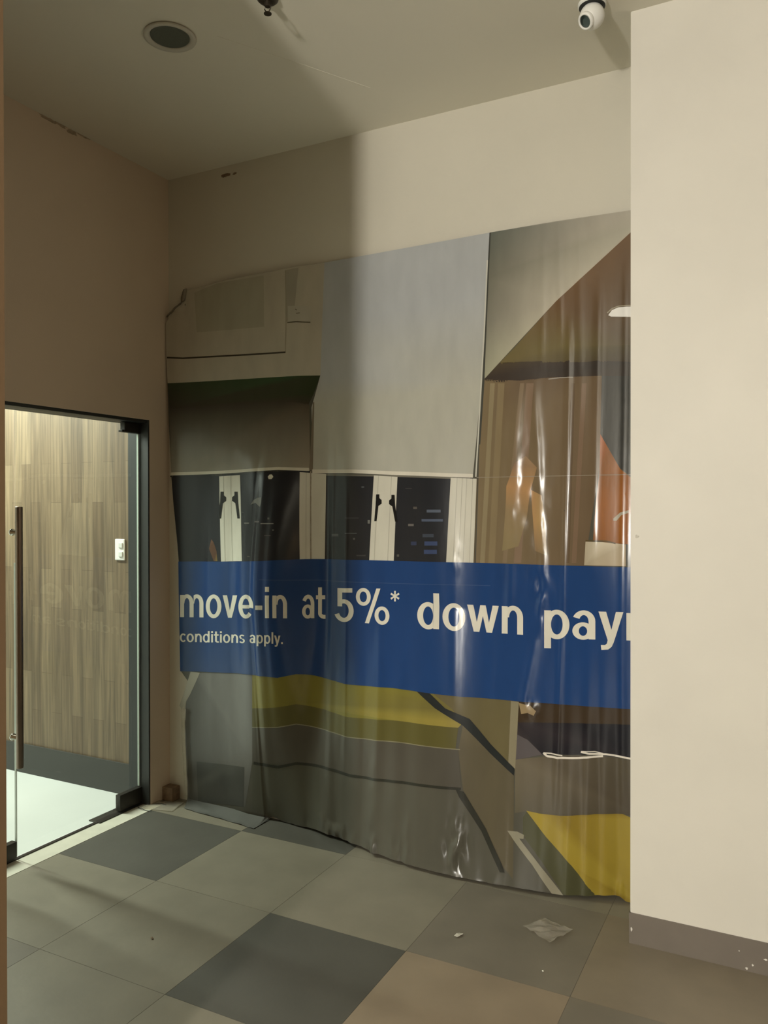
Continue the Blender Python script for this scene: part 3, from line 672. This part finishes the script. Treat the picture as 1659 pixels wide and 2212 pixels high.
GLY = {   # grotesque bold letters: polygons, width, left and right bearing; x-height 1
 'o': (arc(.46, .5, .46, .53, 0, 360), .92, .05, .05),
 'n': (rect(0, 0, S_, 1)+arc(.46, .60, .40, .43, 0, 180, lo=S_)+rect(.622, 0, .86, .60), .86, .10, .09),
 'm': (rect(0, 0, S_, 1)+arc(.41, .62, .39, .41, 0, 180, lo=S_)+rect(.562, 0, .80, .62)+arc(.99, .62, .39, .41, 0, 180, lo=.80)+rect(1.142, 0, 1.38, .62), 1.38, .10, .09),
 'i': (rect(0, 0, S_, 1)+rect(0, 1.16, S_, 1.38), S_, .10, .10),
 'l': (rect(0, 0, S_, 1.38), S_, .10, .10),
 '.': (rect(0, 0, S_, .23), S_, .08, .10),
 '-': (rect(0, .36, .42, .55), .42, .06, .06),
 't': (rect(.14, .22, .385, 1.34)+rect(0, .83, .14, 1)+rect(.385, .83, .60, 1)+arc(.54, .22, .40, .24, 180, 270)+rect(.54, -.02, .62, .15), .62, .02, .05),
 'v': ([[(0, 1), (.265, 1), (.43, .33), (.595, 1), (.86, 1), (.54, 0), (.32, 0)]], .86, .02, .02),
 'w': ([[(0, 1), (.25, 1), (.395, .36), (.53, 1), (.75, 1), (.885, .36), (1.03, 1), (1.28, 1), (1.01, 0), (.785, 0), (.64, .60), (.495, 0), (.27, 0)]], 1.28, .02, .02),
 'e': (arc(.44, .5, .44, .53, -8, 318)+rect(.23, .42, .645, .575), .88, .05, .05),
 'c': (arc(.43, .5, .43, .53, 42, 318), .78, .05, .04),
 'a': (rect(.567, 0, .80, .66)+arc(.40, .64, .40, .39, 0, 158)+arc(.37, .29, .37, .31, 0, 360, .225, .14, hi=.567), .80, .05, .09),
 'd': (arc(.44, .5, .44, .53, 0, 360, hi=.645)+rect(.645, 0, .88, 1.38), .88, .05, .09),
 'p': (rect(0, -.36, S_, 1)+arc(.44, .5, .44, .53, 0, 360, lo=S_), .88, .09, .05),
 'y': ([[(0, 1), (.265, 1), (.45, .36), (.605, 1), (.865, 1), (.53, -.08), (.46, -.24), (.34, -.34), (.10, -.36), (.08, -.19), (.22, -.19), (.29, -.13), (.32, -.01)]], .865, .02, .02),
 's': (arc(.37, .745, .34, .275, 25, 262, .20, .155)+arc(.37, .265, .36, .285, 82, -158, .20, .155), .74, .04, .04),
 '5': (rect(.10, 1.20, .76, 1.38)+rect(.10, .62, .31, 1.20)+arc(.38, .45, .44, .47, 128, -158, .22, .17), .82, .05, .05),
 '%': (arc(.33, 1.04, .33, .355, 0, 360, .17, .14)+arc(1.16, .335, .33, .355, 0, 360, .17, .14)+[[(.40, 0), (.58, 0), (1.09, 1.38), (.91, 1.38)]], 1.49, .05, .05),
 '*': ([star], .42, 0, 0)}
def word(s_, txt, x0, x1, b0, b1, h0, h1, bold=None, colr=INK, lay=8):
    """txt between pixel columns x0..x1; baseline rows b0..b1; x-height h0..h1."""
    cur = 0.0; parts = []
    for k, ch in enumerate(txt):
        ps, w_, lb, rb = GLY[ch]
        if k: cur += lb
        parts += [[(p[0]+cur, p[1]) for p in q] for q in ps]
        cur += w_+(rb if k < len(txt)-1 else 0)
    for q in parts:
        pts = []
        for x, y in q:
            t = x/cur; pts.append(hit(x0+(x1-x0)*t, b0+(b1-b0)*t-y*(h0+(h1-h0)*t)))
        for t in tessellate_polygon([[Vector((p[0], p[1], 0)) for p in pts]]):
            s_.tri([(pts[k][0], pts[k][1], *colr) for k in t], lay*.0005)
hl = Sheet()
word(hl, 'move-in', 390, 621, 1333, 1335.5, 48, 49)
word(hl, 'at', 653.5, 704, 1335, 1335.5, 49, 50)
word(hl, '5%', 725, 842, 1341, 1349.5, 51.5, 56.5)
word(hl, '*', 843.5, 864.5, 1352, 1352, 55, 55)
word(hl, 'down', 902, 1130.5, 1356, 1371, 55, 60)
word(hl, 'pay', 1176, 1347, 1378, 1383, 60, 61)
hl.poly([hit(1353.5, 1324), hit(RX, 1325), hit(RX, 1384.5), hit(1353.5, 1383)], INK, 8*.0005)
o = hl.build('headline_lettering', M['vinyl']); keep(o, banner); o['label'] = 'large pale words move-in at 5%* down pay on the blue stripe'
sl = Sheet()
word(sl, 'conditions', 389.5, 530, 1386, 1389, 17.5, 18)
word(sl, 'apply.', 540, 612, 1388.5, 1391, 17.5, 18)
o = sl.build('small_lettering', M['vinyl']); keep(o, banner); o['label'] = 'small pale words conditions apply. on the blue stripe'
# bottom flap of the left part, curling out over the floor
crease = [(405, 1727), (440, 1733), (490, 1745), (535, 1760), (572, 1768), (590, 1760)]
front = [(398, 1746), (430, 1756), (475, 1768), (515, 1780), (548, 1790), (586, 1768)]
bm = bmesh.new(); cl = bm.loops.layers.float_color.new('ink'); rows = []
NR, NC = 8, 60
def pl_at(pts, t):
    k = t*(len(pts)-1); i = min(int(k), len(pts)-2); f = k-i
    return (pts[i][0]+(pts[i+1][0]-pts[i][0])*f, pts[i][1]+(pts[i+1][1]-pts[i][1])*f)
for r_ in range(NR+1):
    row = []
    for k in range(NC+1):
        t = k/NC; u = r_/NR
        a = on(*pl_at(crease, t), 2, 0.012); b = on(*pl_at(front, t), 2, 0.003)
        p = a.lerp(b, u); p.z = 0.004+0.014*(1-u)**2+0.006*u*noise.noise((t*9, u*3, 1))*1.0+0.004*math.sin(t*14)*u*(1-u)*4
        p.z = max(p.z, .0025); p.y = min(p.y, 3.368); row.append(bm.verts.new(p))
    rows.append(row)
for r_ in range(NR):
    for k in range(NC):
        f = bm.faces.new((rows[r_][k], rows[r_+1][k], rows[r_+1][k+1], rows[r_][k+1])); 
        for l in f.loops: l[cl] = (.12, .12, .11, 1)
bmesh.ops.recalc_face_normals(bm, faces=bm.faces)
keep(mesh_obj('bottom_flap', bm, M['vinyl'], smooth=True), banner)
def film(name, L, Rr, parent=None, mt=None, wob=.01, planeY=None, seed=1.0):
    bm = bmesh.new(); rows = []
    n = 26
    for k in range(n+1):
        t = k/n; row = []
        a = pl_at(L, t); b = pl_at(Rr, t)
        for j in range(4):
            q = (a[0]+(b[0]-a[0])*j/3, a[1]+(b[1]-a[1])*j/3); p = on(q[0], q[1], 1, planeY+wob*noise.noise((t*9, j*1.3, seed)))
            row.append(bm.verts.new(p))
        rows.append(row)
    for k in range(n):
        for j in range(3): bm.faces.new((rows[k][j], rows[k+1][j], rows[k+1][j+1], rows[k][j+1]))
    o = mesh_obj(name, bm, mt or M['film'], smooth=True)
    sol = o.modifiers.new('thickness', 'SOLIDIFY'); sol.thickness = .0012
    return o
o = film('backing_edge', [(391, 1532), (393, 1600), (396, 1660), (400, 1715)], [(402, 1532), (401, 1600), (405, 1660), (407, 1722)], mt=M['film'], planeY=3.345)
keep(o, banner)
# rumpled corner at the top left
bm = bmesh.new(); cl = bm.loops.layers.float_color.new('ink')
pp = [hit(402, 629), hit(398, 655), hit(384, 664), hit(366, 684)]
n = 20; rows = []
for k in range(n+1):
    t = k/n; i = min(int(t*3), 2); f = t*3-i; a = Vector((pp[i][0], 0, pp[i][1])).lerp(Vector((pp[i+1][0], 0, pp[i+1][1])), f)
    row = []
    for j in range(7):
        ang = math.pi*j/6
        rr = .014*(1+.6*noise.noise((t*6, j*.9, 3)))
        row.append(bm.verts.new((max(a.x-.006+rr*math.cos(ang), XL+.004), YB-.026-rr*math.sin(ang), a.z+rr*math.cos(ang)*.6+.004)))
    rows.append(row)
for k in range(n):
    for j in range(6):
        f = bm.faces.new((rows[k][j], rows[k+1][j], rows[k+1][j+1], rows[k][j+1]))
        for l in f.loops: l[cl] = (.20, .165, .12, 1)
bmesh.ops.recalc_face_normals(bm, faces=bm.faces)
keep(mesh_obj('rumpled_corner', bm, M['vinyl'], smooth=True), banner)

# ------------------------------------------------------------------ loose things on the floor
def scrap(name, pts, h, label, cat, mt, seed=1.0, n=7):
    c = [on(*p, 2, 0) for p in pts]; bm = bmesh.new(); rows = []
    for i in range(n+1):
        row = []
        for j in range(n+1):
            u, v = i/n, j/n; p = c[0].lerp(c[1], u).lerp(c[3].lerp(c[2], u), v)
            p.z = .003+h*abs(noise.noise((u*3.1, v*3.3, seed)))+h*.5*(1-abs(2*v-1))*u*(1-u)*3
            row.append(bm.verts.new(p))
        rows.append(row)
    for i in range(n):
        for j in range(n): bm.faces.new((rows[i][j], rows[i+1][j], rows[i+1][j+1], rows[i][j+1]))
    o = mesh_obj(name, bm, mt, smooth=False); s = o.modifiers.new('thickness', 'SOLIDIFY'); s.thickness = .0008
    return tag(o, label, cat)
scrap('plastic_wrapper', [(1129, 2003), (1178, 1988), (1238, 2014), (1188, 2041)], .022, 'crumpled clear plastic wrapper lying on the floor in front of the banner', 'wrapper', M['film'], 2.2)
scrap('paper_scrap', [(981, 2023), (992, 2017), (1001, 2020), (988, 2027)], .006, 'tiny pale scrap on the floor left of the plastic wrapper', 'scrap', M['rim'], 4.0, 4)
scrap('crumb', [(1170.5, 2099), (1173, 2098), (1175, 2100), (1172, 2102)], .003, 'tiny white speck on the floor tile below the plastic wrapper', 'crumb', M['chip'], 6.0, 2)
scrap('pebble', [(325, 2028), (329, 2026), (332, 2029), (328, 2030)], .004, 'tiny dark speck on the light tile left of the dark tile', 'pebble', M['stain'], 6.0, 2)
scrap('plastic_sheet', [(303, 1748), (335, 1730), (398, 1735), (372, 1754)], .008, 'thin clear plastic sheet flat on the floor beside the banner foot', 'plastic sheet', M['film'], 8.0)
bm = bmesh.new(); q = []
for k in range(33):
    a = math.pi*(0.15+1.25*k/32); q.append(on(332+34*math.cos(a+.2)*1.0, 1744-9*math.sin(a), 2, .004)+Vector((0, 0, .002*math.sin(k*.8)+.002)))
tube(bm, q, .0016, 8)
tag(mesh_obj('wire_loop', bm, M['black'], smooth=True), 'thin dark wire looped on the floor between glass door and banner', 'wire')
# brown block behind the banner foot in the corner
a = on(372, 1700, 1, 3.36)
tag(bx('wooden_block', M['stain'], (XL+.004, XL+.075, 3.325, 3.385, 0.0012, 0.075), bev=.003), 'dark brown wooden block in the corner at the banner foot', 'block')
